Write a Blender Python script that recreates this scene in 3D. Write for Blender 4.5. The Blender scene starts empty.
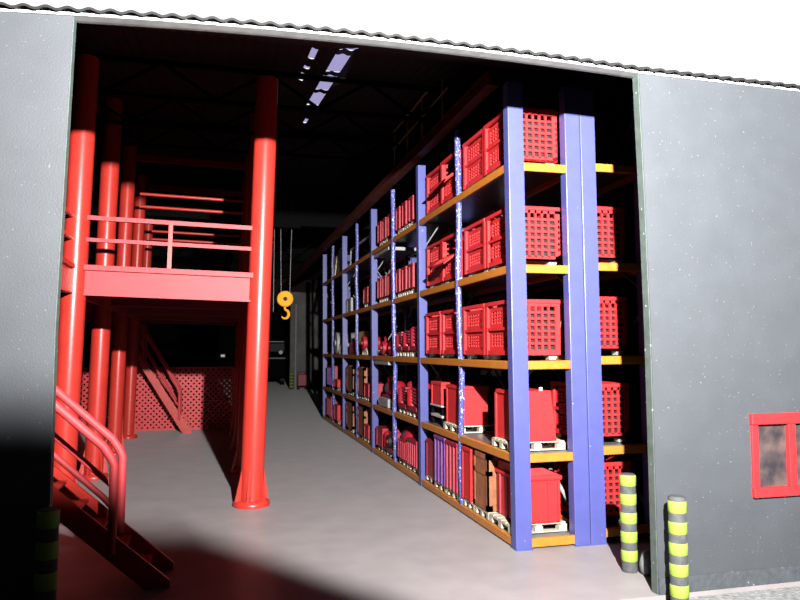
import bpy, bmesh, math, random
from mathutils import Vector, Matrix
random.seed(7)
SC = bpy.context.scene
COL = SC.collection
PI = math.pi

# ------------------------------------------------------------------ materials
ALB = .4      # paints are kept dark and the flash strong, as in the photograph's deep shadows
def mat(name, col, rough=.5, metal=0., spec=.5, noise=0., nscale=8., bump=0., bscale=60., chips=None, chip_t=.72, chip_scale=40., coat=0.):
    col = tuple(c*ALB for c in col); chips = tuple(c*ALB for c in chips) if chips else None; spec *= .6
    m = bpy.data.materials.new(name); m.use_nodes = True
    nt = m.node_tree; N = nt.nodes; L = nt.links
    b = N['Principled BSDF']
    b.inputs['Roughness'].default_value = rough
    b.inputs['Metallic'].default_value = metal
    b.inputs['Specular IOR Level'].default_value = spec
    b.inputs['Coat Weight'].default_value = coat
    b.inputs['Coat Roughness'].default_value = .15
    tc = N.new('ShaderNodeTexCoord')
    src = None
    c4 = (*col, 1)
    b.inputs['Base Color'].default_value = c4
    if noise:
        n = N.new('ShaderNodeTexNoise'); n.inputs['Scale'].default_value = nscale; n.inputs['Detail'].default_value = 5
        L.new(tc.outputs['Object'], n.inputs['Vector'])
        r = N.new('ShaderNodeValToRGB')
        r.color_ramp.elements[0].position = .3; r.color_ramp.elements[1].position = .7
        r.color_ramp.elements[0].color = (*[max(0, c*(1-noise)) for c in col], 1)
        r.color_ramp.elements[1].color = (*[min(1, c*(1+noise)) for c in col], 1)
        L.new(n.outputs['Fac'], r.inputs['Fac']); src = r.outputs['Color']
    if chips:
        n2 = N.new('ShaderNodeTexNoise'); n2.inputs['Scale'].default_value = chip_scale; n2.inputs['Detail'].default_value = 3
        L.new(tc.outputs['Object'], n2.inputs['Vector'])
        r2 = N.new('ShaderNodeValToRGB')
        r2.color_ramp.elements[0].position = chip_t; r2.color_ramp.elements[1].position = chip_t+.03
        r2.color_ramp.elements[0].color = (0, 0, 0, 1); r2.color_ramp.elements[1].color = (1, 1, 1, 1)
        L.new(n2.outputs['Fac'], r2.inputs['Fac'])
        mx = N.new('ShaderNodeMix'); mx.data_type = 'RGBA'
        L.new(r2.outputs['Color'], mx.inputs[0])
        if src: L.new(src, mx.inputs[6])
        else: mx.inputs[6].default_value = c4
        mx.inputs[7].default_value = (*chips, 1); src = mx.outputs[2]
    if src: L.new(src, b.inputs['Base Color'])
    if bump:
        n3 = N.new('ShaderNodeTexNoise'); n3.inputs['Scale'].default_value = bscale; n3.inputs['Detail'].default_value = 4
        L.new(tc.outputs['Object'], n3.inputs['Vector'])
        bp = N.new('ShaderNodeBump'); bp.inputs['Strength'].default_value = bump; bp.inputs['Distance'].default_value = .02
        L.new(n3.outputs['Fac'], bp.inputs['Height']); L.new(bp.outputs['Normal'], b.inputs['Normal'])
    return m

M = dict(
    red=mat('red_enamel', (.80, .052, .036), .32, spec=.5, noise=.08, nscale=3, bump=.05, bscale=12),
    redflat=mat('satin_red_enamel', (.80, .06, .07), .62, spec=.6, noise=.08, nscale=3),
    redc=mat('red_plastic', (.78, .034, .037), .5, spec=.25, noise=.08, nscale=5),
    hole_shade=mat('crate_hole_shade', (.020, .007, .006), .7, noise=.4, nscale=12),  # shade inside the mesh crates, put into a dark colour
    deep=mat('far_dimmed_red', (.52, .016, .034), .45, noise=.12, nscale=6),  # red darkened to stand for the weaker flash in the far bays
    dred=mat('dark_red_paint', (.42, .018, .04), .45, noise=.15, nscale=5),
    pred=mat('pinkish_red_paint', (.55, .06, .09), .45, noise=.12, nscale=6),
    redmesh=mat('red_trellis_paint', (.95, .045, .05), .5, noise=.1, nscale=3),
    blue=mat('blue_enamel', (.100, .112, .37), .38, noise=.06, nscale=4, chips=(.85, .85, .95), chip_t=.735, chip_scale=11),
    bluew=mat('blue_chipped_wire', (.10, .11, .42), .3, chips=(.85, .85, .9), chip_t=.60, chip_scale=26),
    yellow=mat('yellow_beam_paint', (.68, .24, .032), .4, noise=.1, nscale=6),
    deck=mat('grey_shelf_steel', (.16, .15, .15), .35, spec=.6, noise=.2, nscale=3),
    wood=mat('cream_pallet_wood', (.66, .58, .45), .7, noise=.15, nscale=9),
    brown=mat('brown_crate_wood', (.40, .14, .055), .6, noise=.25, nscale=7),
    purple=mat('violet_paint', (.22, .07, .30), .45, noise=.2, nscale=5),
    yel=mat('bright_yellow_paint', (.85, .55, .02), .4),
    hook=mat('orange_hook_paint', (1.85, .80, .05), .6, spec=.15, noise=.1, nscale=5),
    white=mat('off_white_board', (.75, .74, .66), .6),
    cream=mat('cream_board', (.62, .55, .36), .6),
    pale=mat('pale_foot_metal', (.62, .56, .56), .45),
    grey=mat('mid_grey_paint', (.22, .22, .23), .5, noise=.15, nscale=4),
    lgrey=mat('light_grey_paint', (.42, .42, .42), .5, noise=.15, nscale=4),
    dark=mat('blackish_steel', (.0045, .004, .004), .8, spec=.06),
    black=mat('black_rubber', (.01, .01, .01), .6),
    rust=mat('red_brown_runway_paint', (.14, .032, .02), .6, spec=.2, noise=.3, nscale=4),
    rail=mat('brassy_rail', (.9, .66, .28), .4, spec=.6),
    wire=mat('grey_rope', (.30, .27, .27), .4, metal=.3),
    wall=mat('grey_facade_paint', (.085, .093, .104), .55, noise=.06, nscale=2.5, bump=.12, bscale=45, chips=(.19, .20, .21), chip_t=.70, chip_scale=30),
    jamb=mat('greenish_grey_edge', (.105, .135, .12), .6, noise=.2, nscale=8, chips=(.6, .62, .6), chip_t=.7, chip_scale=14),
    plinth=mat('plinth_render', (.080, .090, .102), .8, noise=.18, nscale=12, bump=.3, bscale=25, chips=(.28, .28, .27), chip_t=.69, chip_scale=12),
    floor=mat('grey_pinkish_concrete', (.385, .347, .345), .46, spec=.35, noise=.10, nscale=1.6, bump=.06, bscale=30, chips=(.45, .36, .35), chip_t=.715, chip_scale=7),
    ground=mat('rough_pale_gravel', (.31, .315, .31), .9, noise=.35, nscale=14, bump=.9, bscale=22),
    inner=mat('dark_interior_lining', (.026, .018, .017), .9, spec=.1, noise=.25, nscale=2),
    backw=mat('rear_grey_concrete', (.22, .20, .20), .75, noise=.25, nscale=1.2),
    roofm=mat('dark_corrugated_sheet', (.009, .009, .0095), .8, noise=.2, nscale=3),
    fascia=mat('pale_grey_fascia', (.55, .57, .56), .5, noise=.2, nscale=5),
    lime=mat('lime_band_paint', (.34, .50, .06), .7, noise=.1, nscale=10),
    bgrey=mat('bollard_grey_band', (.085, .088, .09), .8, noise=.3, nscale=14),
    winred=mat('window_red_paint', (.80, .035, .04), .4, noise=.1, nscale=6),
    lamp=mat('pale_lens', (.85, .85, .82), .2),
)
M['floor'].node_tree.nodes['Principled BSDF'].inputs['Sheen Weight'].default_value = .09      # dusty concrete
M['floor'].node_tree.nodes['Principled BSDF'].inputs['Sheen Roughness'].default_value = .35
# window glass: smoky, slightly mirroring pane
g = bpy.data.materials.new('smoky_glass'); g.use_nodes = True
nt = g.node_tree; b = nt.nodes['Principled BSDF']
tc = nt.nodes.new('ShaderNodeTexCoord'); nz = nt.nodes.new('ShaderNodeTexNoise'); nz.inputs['Scale'].default_value = 4; nz.inputs['Detail'].default_value = 6
rp = nt.nodes.new('ShaderNodeValToRGB'); rp.color_ramp.elements[0].position = .35; rp.color_ramp.elements[1].position = .7
rp.color_ramp.elements[0].color = (.02, .018, .022, 1); rp.color_ramp.elements[1].color = (.075, .052, .048, 1)
nt.links.new(tc.outputs['Object'], nz.inputs['Vector']); nt.links.new(nz.outputs['Fac'], rp.inputs['Fac']); nt.links.new(rp.outputs['Color'], b.inputs['Base Color'])
b.inputs['Roughness'].default_value = .25; b.inputs['Alpha'].default_value = .82
M['glass'] = g
# roof-light sheet: translucent lilac pane
g = bpy.data.materials.new('lilac_rooflight'); g.use_nodes = True
nt = g.node_tree; nt.nodes.clear()
o = nt.nodes.new('ShaderNodeOutputMaterial'); t = nt.nodes.new('ShaderNodeBsdfTransparent'); t.inputs['Color'].default_value = (.58, .55, .74, 1)
gl = nt.nodes.new('ShaderNodeBsdfGlossy'); gl.inputs['Roughness'].default_value = .1
mx = nt.nodes.new('ShaderNodeMixShader'); mx.inputs[0].default_value = .06
nt.links.new(t.outputs[0], mx.inputs[1]); nt.links.new(gl.outputs[0], mx.inputs[2]); nt.links.new(mx.outputs[0], o.inputs['Surface'])
M['pane'] = g

# ------------------------------------------------------------------ mesh builder
class MB:
    def __init__(s): s.v = []; s.f = []; s.smooth = []
    def add(s, vs, fs, smooth=False):
        n = len(s.v); s.v += [tuple(v) for v in vs]; s.f += [tuple(i+n for i in f) for f in fs]; s.smooth += [smooth]*len(fs); return s
    def box(s, x0, x1, y0, y1, z0, z1):
        x0, x1 = sorted((x0, x1)); y0, y1 = sorted((y0, y1)); z0, z1 = sorted((z0, z1))
        return s.add([(x, y, z) for x in (x0, x1) for y in (y0, y1) for z in (z0, z1)],
                     [(0, 1, 3, 2), (4, 6, 7, 5), (0, 4, 5, 1), (2, 3, 7, 6), (0, 2, 6, 4), (1, 5, 7, 3)])
    def bbox(s, x0, x1, y0, y1, z0, z1, r=.02):
        """box with chamfered edges"""
        bm = bmesh.new(); bmesh.ops.create_cube(bm, size=1)
        for v in bm.verts: v.co = Vector(((x0+x1)/2+v.co.x*(x1-x0), (y0+y1)/2+v.co.y*(y1-y0), (z0+z1)/2+v.co.z*(z1-z0)))
        bmesh.ops.bevel(bm, geom=bm.edges[:], offset=r, segments=2, affect='EDGES', profile=.5)
        bm.verts.index_update()
        s.add([v.co for v in bm.verts], [[v.index for v in f.verts] for f in bm.faces]); bm.free(); return s
    def taper(s, b, t, z0, z1):
        """frustum: b,t = (x0,x1,y0,y1)"""
        vs = [(x, y, z0) for x, y in ((b[0], b[2]), (b[1], b[2]), (b[1], b[3]), (b[0], b[3]))]
        vs += [(x, y, z1) for x, y in ((t[0], t[2]), (t[1], t[2]), (t[1], t[3]), (t[0], t[3]))]
        return s.add(vs, [(3, 2, 1, 0), (4, 5, 6, 7)]+[(i, (i+1) % 4, 4+(i+1) % 4, 4+i) for i in range(4)])
    def bar(s, p, q, w, h=None, up=(0, 0, 1)):
        h = h or w; p = Vector(p); q = Vector(q); d = (q-p).normalized(); u = Vector(up)
        if abs(d.dot(u)) > .98: u = Vector((1, 0, 0))
        a = d.cross(u).normalized(); c = a.cross(d).normalized()
        vs = []
        for e in (p, q):
            for i, j in ((-1, -1), (1, -1), (1, 1), (-1, 1)): vs.append(e+a*(i*w/2)+c*(j*h/2))
        return s.add(vs, [(3, 2, 1, 0), (4, 5, 6, 7)]+[(i, (i+1) % 4, 4+(i+1) % 4, 4+i) for i in range(4)])
    def tube(s, pts, r, n=10, cap=True):
        P = [Vector(p) for p in pts]; rs = r if isinstance(r, (list, tuple)) else [r]*len(P)
        rings = []; prev = None
        for i, p in enumerate(P):
            d = (P[min(i+1, len(P)-1)]-P[max(i-1, 0)]).normalized()
            u = Vector((0, 0, 1)) if abs(d.z) < .9 else Vector((1, 0, 0))
            if prev is not None:
                a = (prev-d*prev.dot(d)).normalized()
            else: a = d.cross(u).normalized()
            prev = a; c = d.cross(a).normalized()
            rings.append([p+(a*math.cos(2*PI*k/n)+c*math.sin(2*PI*k/n))*rs[i] for k in range(n)])
        vs = [v for R in rings for v in R]; fs = []
        for i in range(len(P)-1):
            for k in range(n): fs.append((i*n+k, i*n+(k+1) % n, (i+1)*n+(k+1) % n, (i+1)*n+k))
        s.add(vs, fs, True)
        if cap:
            for R, fl in ((rings[0], True), (rings[-1], False)):
                idx = list(range(n)); s.add(R, [tuple(reversed(idx)) if fl else tuple(idx)])
        return s
    def disc(s, c, ax, r, h, n=20): 
        c = Vector(c); a = Vector(ax).normalized(); return s.tube([c-a*h/2, c+a*h/2], r, n)
    def warp(s, fn): s.v = [fn(*v) for v in s.v]; return s
    def mesh(s, name, m):
        me = bpy.data.meshes.new(name); me.from_pydata(s.v, [], s.f); me.update()
        ms = m if isinstance(m, (list, tuple)) else [m]
        for x in ms: me.materials.append(x)
        me.polygons.foreach_set('use_smooth', s.smooth)
        bm = bmesh.new(); bm.from_mesh(me); bmesh.ops.recalc_face_normals(bm, faces=bm.faces); bm.to_mesh(me); bm.free()
        return me
    def build(s, name, m, parent=None):
        o = bpy.data.objects.new(name, s.mesh(name, m)); COL.objects.link(o)
        if parent is not None: o.parent = parent
        return o

def thing(name, label, cat, loc=(0, 0, 0), group=None, rotz=0):
    o = bpy.data.objects.new(name, None); COL.objects.link(o); o.location = loc; o.rotation_euler.z = rotz
    o.empty_display_size = .1
    return tag(o, label, cat, group)
def tag(o, label, cat, group=None):
    o['label'] = label; o['category'] = cat
    if group: o['group'] = group
    return o
def struct(o): o['kind'] = 'structure'; return o
KIDS = {}
def kids(o):
    return [c for c in COL.objects if c.parent == o]
def dup(root, loc, label, group=None, rotz=None):
    r = root.copy(); COL.objects.link(r); r.location = loc; r['label'] = label
    if group: r['group'] = group
    if rotz is not None: r.rotation_euler.z = rotz
    for ch in kids(root):
        c = ch.copy(); COL.objects.link(c); c.parent = r
        for gch in kids(ch):
            d = gch.copy(); COL.objects.link(d); d.parent = c
    return r

# ------------------------------------------------------------------ the setting
YW, TH = 8.11, .14            # front wall plane and thickness
EAVE = 6.965
XL, XR = -1.705, 5.512        # door jambs
# floor slab and outside ground
mb = MB().box(-9, 8.8, YW-.02, 80, -.3, 0)
fl = struct(mb.build('floor', M['floor']))
mb = MB(); mb.box(-30, 30, -12, YW-.02, -.4, -.06)
struct(mb.build('ground', M['ground']))
def bow(x):
    x = max(-2.6, min(5.5, x))
    return .05-.12*((2.5-x)/4.15)**2 if x < 2.5 else .05-.05*((x-2.5)/3.)**2
# front wall: left panel, right panel with a window hole
def ez(x, z): return z+bow(x) if z == EAVE else z
mb = MB()
le = [(-.1, XL-.01), (1.5, XL-.035), (3.4, XL-.038), (5.2, XL+.0), (EAVE, XL+.04)]
for (za, xa), (zb, xb) in zip(le, le[1:]):
    mb.add([(-40, YW, za), (xa, YW, za), (xb, YW, ez(xb, zb)), (-40, YW, ez(-40, zb)), (-40, YW+TH, za), (xa, YW+TH, za), (xb, YW+TH, ez(xb, zb)), (-40, YW+TH, ez(-40, zb))],
           [(0, 1, 2, 3), (5, 4, 7, 6), (4, 0, 3, 7), (1, 5, 6, 2), (0, 4, 5, 1), (3, 2, 6, 7)])
WX0, WX1, WZ0, WZ1 = 7.085, 8.55, 1.19, 2.30
re = [(-.1, XR+.07), (1.5, XR+.065), (3.4, XR+.055), (5.2, XR+.02), (EAVE, XR-.03)]
for (za, xa), (zb, xb) in zip(re, re[1:]):
    mb.add([(xa, YW, za), (6.6, YW, za), (6.6, YW, zb), (xb, YW, zb), (xa, YW+TH, za), (6.6, YW+TH, za), (6.6, YW+TH, zb), (xb, YW+TH, zb)],
           [(0, 1, 2, 3), (5, 4, 7, 6), (4, 0, 3, 7), (1, 5, 6, 2), (0, 4, 5, 1), (3, 2, 6, 7)])
mb.box(6.6, WX0, YW, YW+TH, -.1, EAVE).box(WX1, 40, YW, YW+TH, -.1, EAVE)
mb.box(WX0, WX1, YW, YW+TH, -.1, WZ0).box(WX0, WX1, YW, YW+TH, WZ1, EAVE)
struct(mb.build('wall_front', M['wall']))
# door-edge trims (bare greenish edges of the panels)
for nm, ed, sx in (('trim_1', le, 1), ('trim_2', re, -1)):
    mb = MB()
    for (za, xa), (zb, xb) in zip(ed, ed[1:]):
        e = .012*sx
        mb.add([(xa, YW+.012, za), (xa+e, YW+.012, za), (xb+e, YW+.012, zb), (xb, YW+.012, zb), (xa, YW+TH, za), (xa+e, YW+TH, za), (xb+e, YW+TH, zb), (xb, YW+TH, zb)],
               [(0, 1, 2, 3), (5, 4, 7, 6), (4, 0, 3, 7), (1, 5, 6, 2), (0, 4, 5, 1), (3, 2, 6, 7)])
    struct(mb.build(nm, M['jamb']))
# fascia strip under the roof edge and rough plinth
mb = MB()
fx = [-40]+[-2.6+.3*i for i in range(28)]+[40]
for xa, xb in zip(fx, fx[1:]):
    for ya, yb, z0, z1 in ((YW-.03, YW+TH+.02, 0, .032), (YW+.11, YW+TH+.02, 0, .10)):
        za, zb = EAVE+bow(xa), EAVE+bow(xb)
        mb.add([(xa, ya, za+z0), (xb, ya, zb+z0), (xb, yb, zb+z0), (xa, yb, za+z0), (xa, ya, za+z1), (xb, ya, zb+z1), (xb, yb, zb+z1), (xa, yb, za+z1)],
               [(3, 2, 1, 0), (4, 5, 6, 7), (0, 1, 5, 4), (1, 2, 6, 5), (2, 3, 7, 6), (3, 0, 4, 7)])
struct(mb.build('trim_3', M['fascia']))
mb = MB().box(XR+.07, 40, YW-.014, YW, -.1, .215)
struct(mb.build('baseboard_front', M['plinth']))
# corrugated roof with rooflight holes
prof = [(8.02, EAVE+.03), (8.3, EAVE+.13), (13.0, 9.05), (22., 10.30), (80, 8.2)]
def roofz(y):
    for (a, za), (b, zb) in zip(prof, prof[1:]):
        if y <= b: return za+(zb-za)*(y-a)/(b-a)
    return prof[-1][1]
holes = [(2.10, 2.43, 11.9, 13.05), (2.10, 2.43, 13.3, 14.75), (2.10, 2.43, 14.98, 16.5), (2.10, 2.43, 16.72, 18.3),
         (1.60, 1.74, 13.1, 13.9), (1.62, 1.74, 14.4, 14.7), (1.62, 1.72, 15.0, 15.75), (2.30, 2.42, 20.1, 20.9)]
ys = sorted(set([p[0] for p in prof]+[h[2] for h in holes]+[h[3] for h in holes]+[30, 45, 60]))
step = .0275
xs = [-40, -20, -6]+[-4+i*step for i in range(int(16/step)+1)]+[14, 24, 40]
mb = MB(); nx = len(xs)
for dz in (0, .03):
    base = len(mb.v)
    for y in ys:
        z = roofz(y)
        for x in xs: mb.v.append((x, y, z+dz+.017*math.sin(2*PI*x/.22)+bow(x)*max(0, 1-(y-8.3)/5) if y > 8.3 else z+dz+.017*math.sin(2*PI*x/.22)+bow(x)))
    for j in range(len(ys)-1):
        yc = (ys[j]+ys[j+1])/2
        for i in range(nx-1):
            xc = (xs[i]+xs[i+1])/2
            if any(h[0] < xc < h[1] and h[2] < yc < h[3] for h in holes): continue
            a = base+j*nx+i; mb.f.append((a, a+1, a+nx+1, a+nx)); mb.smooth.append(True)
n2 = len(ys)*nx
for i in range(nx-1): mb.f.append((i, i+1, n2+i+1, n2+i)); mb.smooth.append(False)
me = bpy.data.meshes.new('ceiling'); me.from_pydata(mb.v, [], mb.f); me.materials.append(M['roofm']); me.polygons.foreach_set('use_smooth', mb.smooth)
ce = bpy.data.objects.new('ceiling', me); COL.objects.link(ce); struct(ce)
for i, h in enumerate(holes):
    mb = MB(); e = .04
    z0, z1 = roofz(h[2])+.055, roofz(h[3])+.055
    x0, x1, y0, y1 = h[0]-e, h[1]+e, h[2]-e, h[3]+e
    mb.add([(x0, y0, z0), (x1, y0, z0), (x1, y1, z1), (x0, y1, z1), (x0, y0, z0+.02), (x1, y0, z0+.02), (x1, y1, z1+.02), (x0, y1, z1+.02)],
           [(3, 2, 1, 0), (4, 5, 6, 7), (0, 1, 5, 4), (1, 2, 6, 5), (2, 3, 7, 6), (3, 0, 4, 7)])
    struct(mb.build('window_%d' % (i+2), M['pane']))
# side and rear walls
def side_wall(x0, x1):
    pr = [(YW+TH+.005, -.3)]+[(80, -.3), (80, roofz(80)-.03), (22, roofz(22)-.03), (13, roofz(13)-.03), (YW+TH+.005, roofz(YW+TH)-.04)]
    k = len(pr)
    return MB().add([(x0, y, z) for y, z in pr]+[(x1, y, z) for y, z in pr], [tuple(range(k)), tuple(reversed(range(k, 2*k)))]+[(i, (i+1) % k, k+(i+1) % k, k+i) for i in range(k)])
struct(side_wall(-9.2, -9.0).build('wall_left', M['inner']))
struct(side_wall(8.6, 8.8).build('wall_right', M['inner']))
mb = MB().box(5.42, 8.6, 57, 57.5, 0, 7.9)
struct(mb.build('wall_back', M['backw']))
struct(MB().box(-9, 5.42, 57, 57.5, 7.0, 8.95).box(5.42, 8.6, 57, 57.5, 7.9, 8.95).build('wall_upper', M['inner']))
mb = MB().box(5.42, 6.02, 56.75, 57, 0, 7.9)
struct(mb.build('trim_4', M['backw']))
struct(MB().box(-9, 8.6, 79.6, 80, 0, 8.3).build('wall_rear', M['dark']))
# roof trusses
for i, y in enumerate((14.865, 18.4, 22.0, 30., 40.)):
    mb = MB(); zt = roofz(y)-.07; zb = zt-.75
    mb.box(-9, 8.6, y-.05, y+.05, zt-.1, zt).box(-9, 8.6, y-.05, y+.05, zb-.08, zb)
    k = -9.
    s = 1
    while k < 8.5:
        e = min(k+1.1, 8.6)
        mb.bar((k, y, zb if s > 0 else zt-.05), (e, y, zt-.05 if s > 0 else zb), .06); k += 1.1; s = -s
    struct(mb.build('trim_%d' % (i+5), M['dark']))

# window in the facade
w = bpy.data.objects.new('window_1', None); COL.objects.link(w); w.location = (WX0, YW, WZ0); struct(w)
W, H = WX1-WX0, WZ1-WZ0
MB().bbox(0, .11, -.03, .09, 0, H, .012).bbox(W-.11, W, -.03, .09, 0, H, .012).build('frame', M['winred'], w)
MB().bbox(-.015, W+.015, -.06, .09, H-.14, H+.01, .014).build('head_rail', M['winred'], w)
MB().bbox(-.01, W+.01, -.06, .09, -.02, .11, .014).build('sill', M['winred'], w)
MB().bbox(.60, .72, -.045, .08, .10, H-.13, .012).bbox(W-.45, W-.34, -.045, .08, .10, H-.13, .012).build('mullion', M['winred'], w)
MB().box(.10, .61, .02, .035, .10, H-.12).build('pane', M['glass'], w)
MB().box(.71, W-.44, .02, .035, .10, H-.12).build('pane', M['glass'], w)
MB().box(W-.35, W-.1, .02, .035, .10, H-.12).build('pane', M['glass'], w)

# ------------------------------------------------------------------ bollards
def bollard(loc, h, r, label, cap):
    t = thing('bollard', label, 'bollard', loc, 'striped bollards')
    n = 5; pit = h/(n+.20+.22*cap)
    MB().tube([(0, 0, 0), (0, 0, h-.015), (0, 0, h)], [r*.97, r*.97, r*.85], 24).build('post', M['bgrey'], t)
    for k in range(n):
        z = h-(pit*.22 if cap else .012)-pit*k; band = pit*.57
        MB().tube([(0, 0, z-band), (0, 0, z-band+.01), (0, 0, z-.01), (0, 0, z)], [r*.98, r*1.03, r*1.03, r*.98], 24).build('lime_band', M['lime'], t)
    return t
bollard((5.635, 7.76, -.06), 1.40, .112, 'lime and grey striped bollard outside, before the grey wall left of the red window', True)
bollard((5.77, 9.07, 0), 1.385, .114, 'lime and grey striped bollard just inside the doorway beside the blue rack', False)
bollard((-1.70, 7.95, -.06), 1.61, .105, 'shaded striped bollard in the dark in front of the left wall panel', False)
bollard((5.52, 56.45, 0), 1.3, .17, 'tiny striped bollard far away at the corner of the rear grey wall', False)
# pale stone lying by the right jamb
mb = MB()
bm = bmesh.new(); bmesh.ops.create_icosphere(bm, subdivisions=2, radius=.17)
for v in bm.verts: v.co = Vector((v.co.x*.75, v.co.y*.6, max(v.co.z*1.25+.15, 0)))*(1+random.uniform(-.05, .05))
bm.verts.index_update(); mb.add([v.co for v in bm.verts], [[v.index for v in f.verts] for f in bm.faces], True); bm.free()
o = mb.build('guard_stone', M['grey']); o.location = (5.93, 8.86, 0); tag(o, 'small rounded grey guard stone on the floor at the right door edge', 'stone')

# ------------------------------------------------------------------ mezzanine (leans a little, as the model does)
TT = .0225
def lean(x, y, z): return (x+TT*(z-4.3), y, z-TT*(x+1.02)*min(1, max(0, z/4.2)))
CX, CXL, CY = .752, -2.85, 14.76
CYS = [14.76, 18.8, 22.8, 26.9, 31.0]
PZ0, PZ1 = 4.22, 4.80
mz = thing('mezzanine', 'red steel mezzanine on two rows of round columns with front railing', 'platform', (0, 0, 0))
def column(x, y, top, r=.235, collar=False):
    mb = MB().tube([lean(x, y, z) for z in (0.07, .5, 2, 4, 6, top)], r, 28)
    c = mb.build('column', M['red'], mz)
    fb = MB()
    bx = x-TT*4.3
    fb.tube([(bx, y, 0.0), (bx, y, .03), (bx, y, .09), (bx, y, .13)], [r*1.58, r*1.62, r*1.55, r*1.3], 28)
    for k in range(6):
        a = k*PI/3+.26; ca, sa = math.cos(a), math.sin(a)
        p0 = Vector((bx+ca*r*.9, y+sa*r*.9, .1)); p1 = Vector((bx+ca*r*1.5, y+sa*r*1.5, .1)); p2 = Vector((bx+.02+ca*r*.9, y+sa*r*.9, .85))
        t = Vector((-sa, ca, 0))*.025
        fb.add([p0-t, p1-t, p2-t, p0+t, p1+t, p2+t], [(0, 1, 2), (5, 4, 3), (0, 3, 4, 1), (1, 4, 5, 2), (2, 5, 3, 0)])
    fb.build('base_flange', M['red'], c)
    if not collar: return
    cb = MB(); p = lean(x, y, PZ1+.82); cb.tube([(p[0], y, p[2]-.05), (p[0], y, p[2]-.04), (p[0], y, p[2]+.04), (p[0], y, p[2]+.05)], [r, r*1.04, r*1.04, r], 28)
    cb.build('seam_collar', M['dred'], c)
for y in CYS:
    for x in (CX, CXL-.022*(y-CY)): column(x, y, min(roofz(y)-.25, 9.6), .235-.0028*(y-CY), x < 0 and y == CYS[1])
def wmb(fn): return fn.warp(lean)
# front edge beam (channel with lips), other edge beams, deck
mb = MB().box(CXL+.2, CX-.15, CY-.10, CY+.0, PZ0, PZ1).box(CXL+.2, CX-.15, CY-.19, CY, PZ1-.08, PZ1+.02).box(CXL+.2, CX-.15, CY-.14, CY, PZ0, PZ0+.04)
wmb(mb).build('front_beam', M['redflat'], mz)
mb = MB().box(CX-.06, CX+.06, CY, 31, PZ0, PZ1); wmb(mb).build('side_beam', M['red'], mz)
mb = MB().box(CXL-.12, CXL-.02, 11.2, 31, PZ0+.02, PZ1).box(CXL-.20, CXL+.05, 11.2, CY-.1, PZ1-.06, PZ1+.02).box(CXL-.20, CXL+.03, 11.2, CY-.1, PZ0+.02, PZ0+.05); wmb(mb).build('side_beam', M['red'], mz)
mb = MB().box(-8.6, CX, CY+.0, 27.6, PZ1-.10, PZ1-.02).box(-8.6, -5.2, 27.6, 29.0, PZ1-.10, PZ1-.02).box(-2.4, CX, 27.6, 29.0, PZ1-.10, PZ1-.02).box(-8.6, CX, 29.0, 31.2, PZ1-.10, PZ1-.02).box(-8.6, CXL-.1, 11.2, CY, PZ1-.10, PZ1-.02); wmb(mb).build('deck', M['dred'], mz)
for y in CYS[1:]:
    wmb(MB().box(-8.6, CX, y-.08, y+.08, PZ0+.05, PZ1-.1)).build('cross_beam', M['dred'], mz)
# front railing: rails with one middle post
rl = wmb(MB().bar((CXL+.15, CY-.08, 5.77), (CX-.1, CY-.08, 5.77), .085, .085)).build('top_rail', M['redflat'], mz)
wmb(MB().bar((CXL+.15, CY-.08, 5.33), (CX-.1, CY-.08, 5.33), .075, .075)).build('middle_rail', M['redflat'], mz)
wmb(MB().bar((-1.07, CY-.08, PZ1), (-1.07, CY-.08, 5.77), .10, .08)).build('railing_post', M['red'], mz)
# railing of the wing running towards the front wall
for z in (5.33, 5.77):
    wmb(MB().tube([(CXL-.06, 11.3, z), (CXL-.06, CY-.2, z)], .045, 10)).build('wing_rail', M['red'], mz)
for y in (11.4, 13.0):
    wmb(MB().tube([(CXL-.06, y, PZ1), (CXL-.06, y, 5.77)], .04, 10)).build('railing_post', M['red'], mz)
# tie rails between the rear columns
for y, z in ((22.8, 8.05), (22.8, 7.65), (26.9, 7.55), (26.9, 7.25)):
    wmb(MB().tube([(CXL+.2, y, z), (CX-.2, y, z)], .05, 8)).build('tie_rail', M['red'], mz)
for y in (22.8, 26.9):
    wmb(MB().box(CXL, CX, y-.05, y+.05, 9.1, 9.3)).build('upper_beam', M['dred'], mz)

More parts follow.
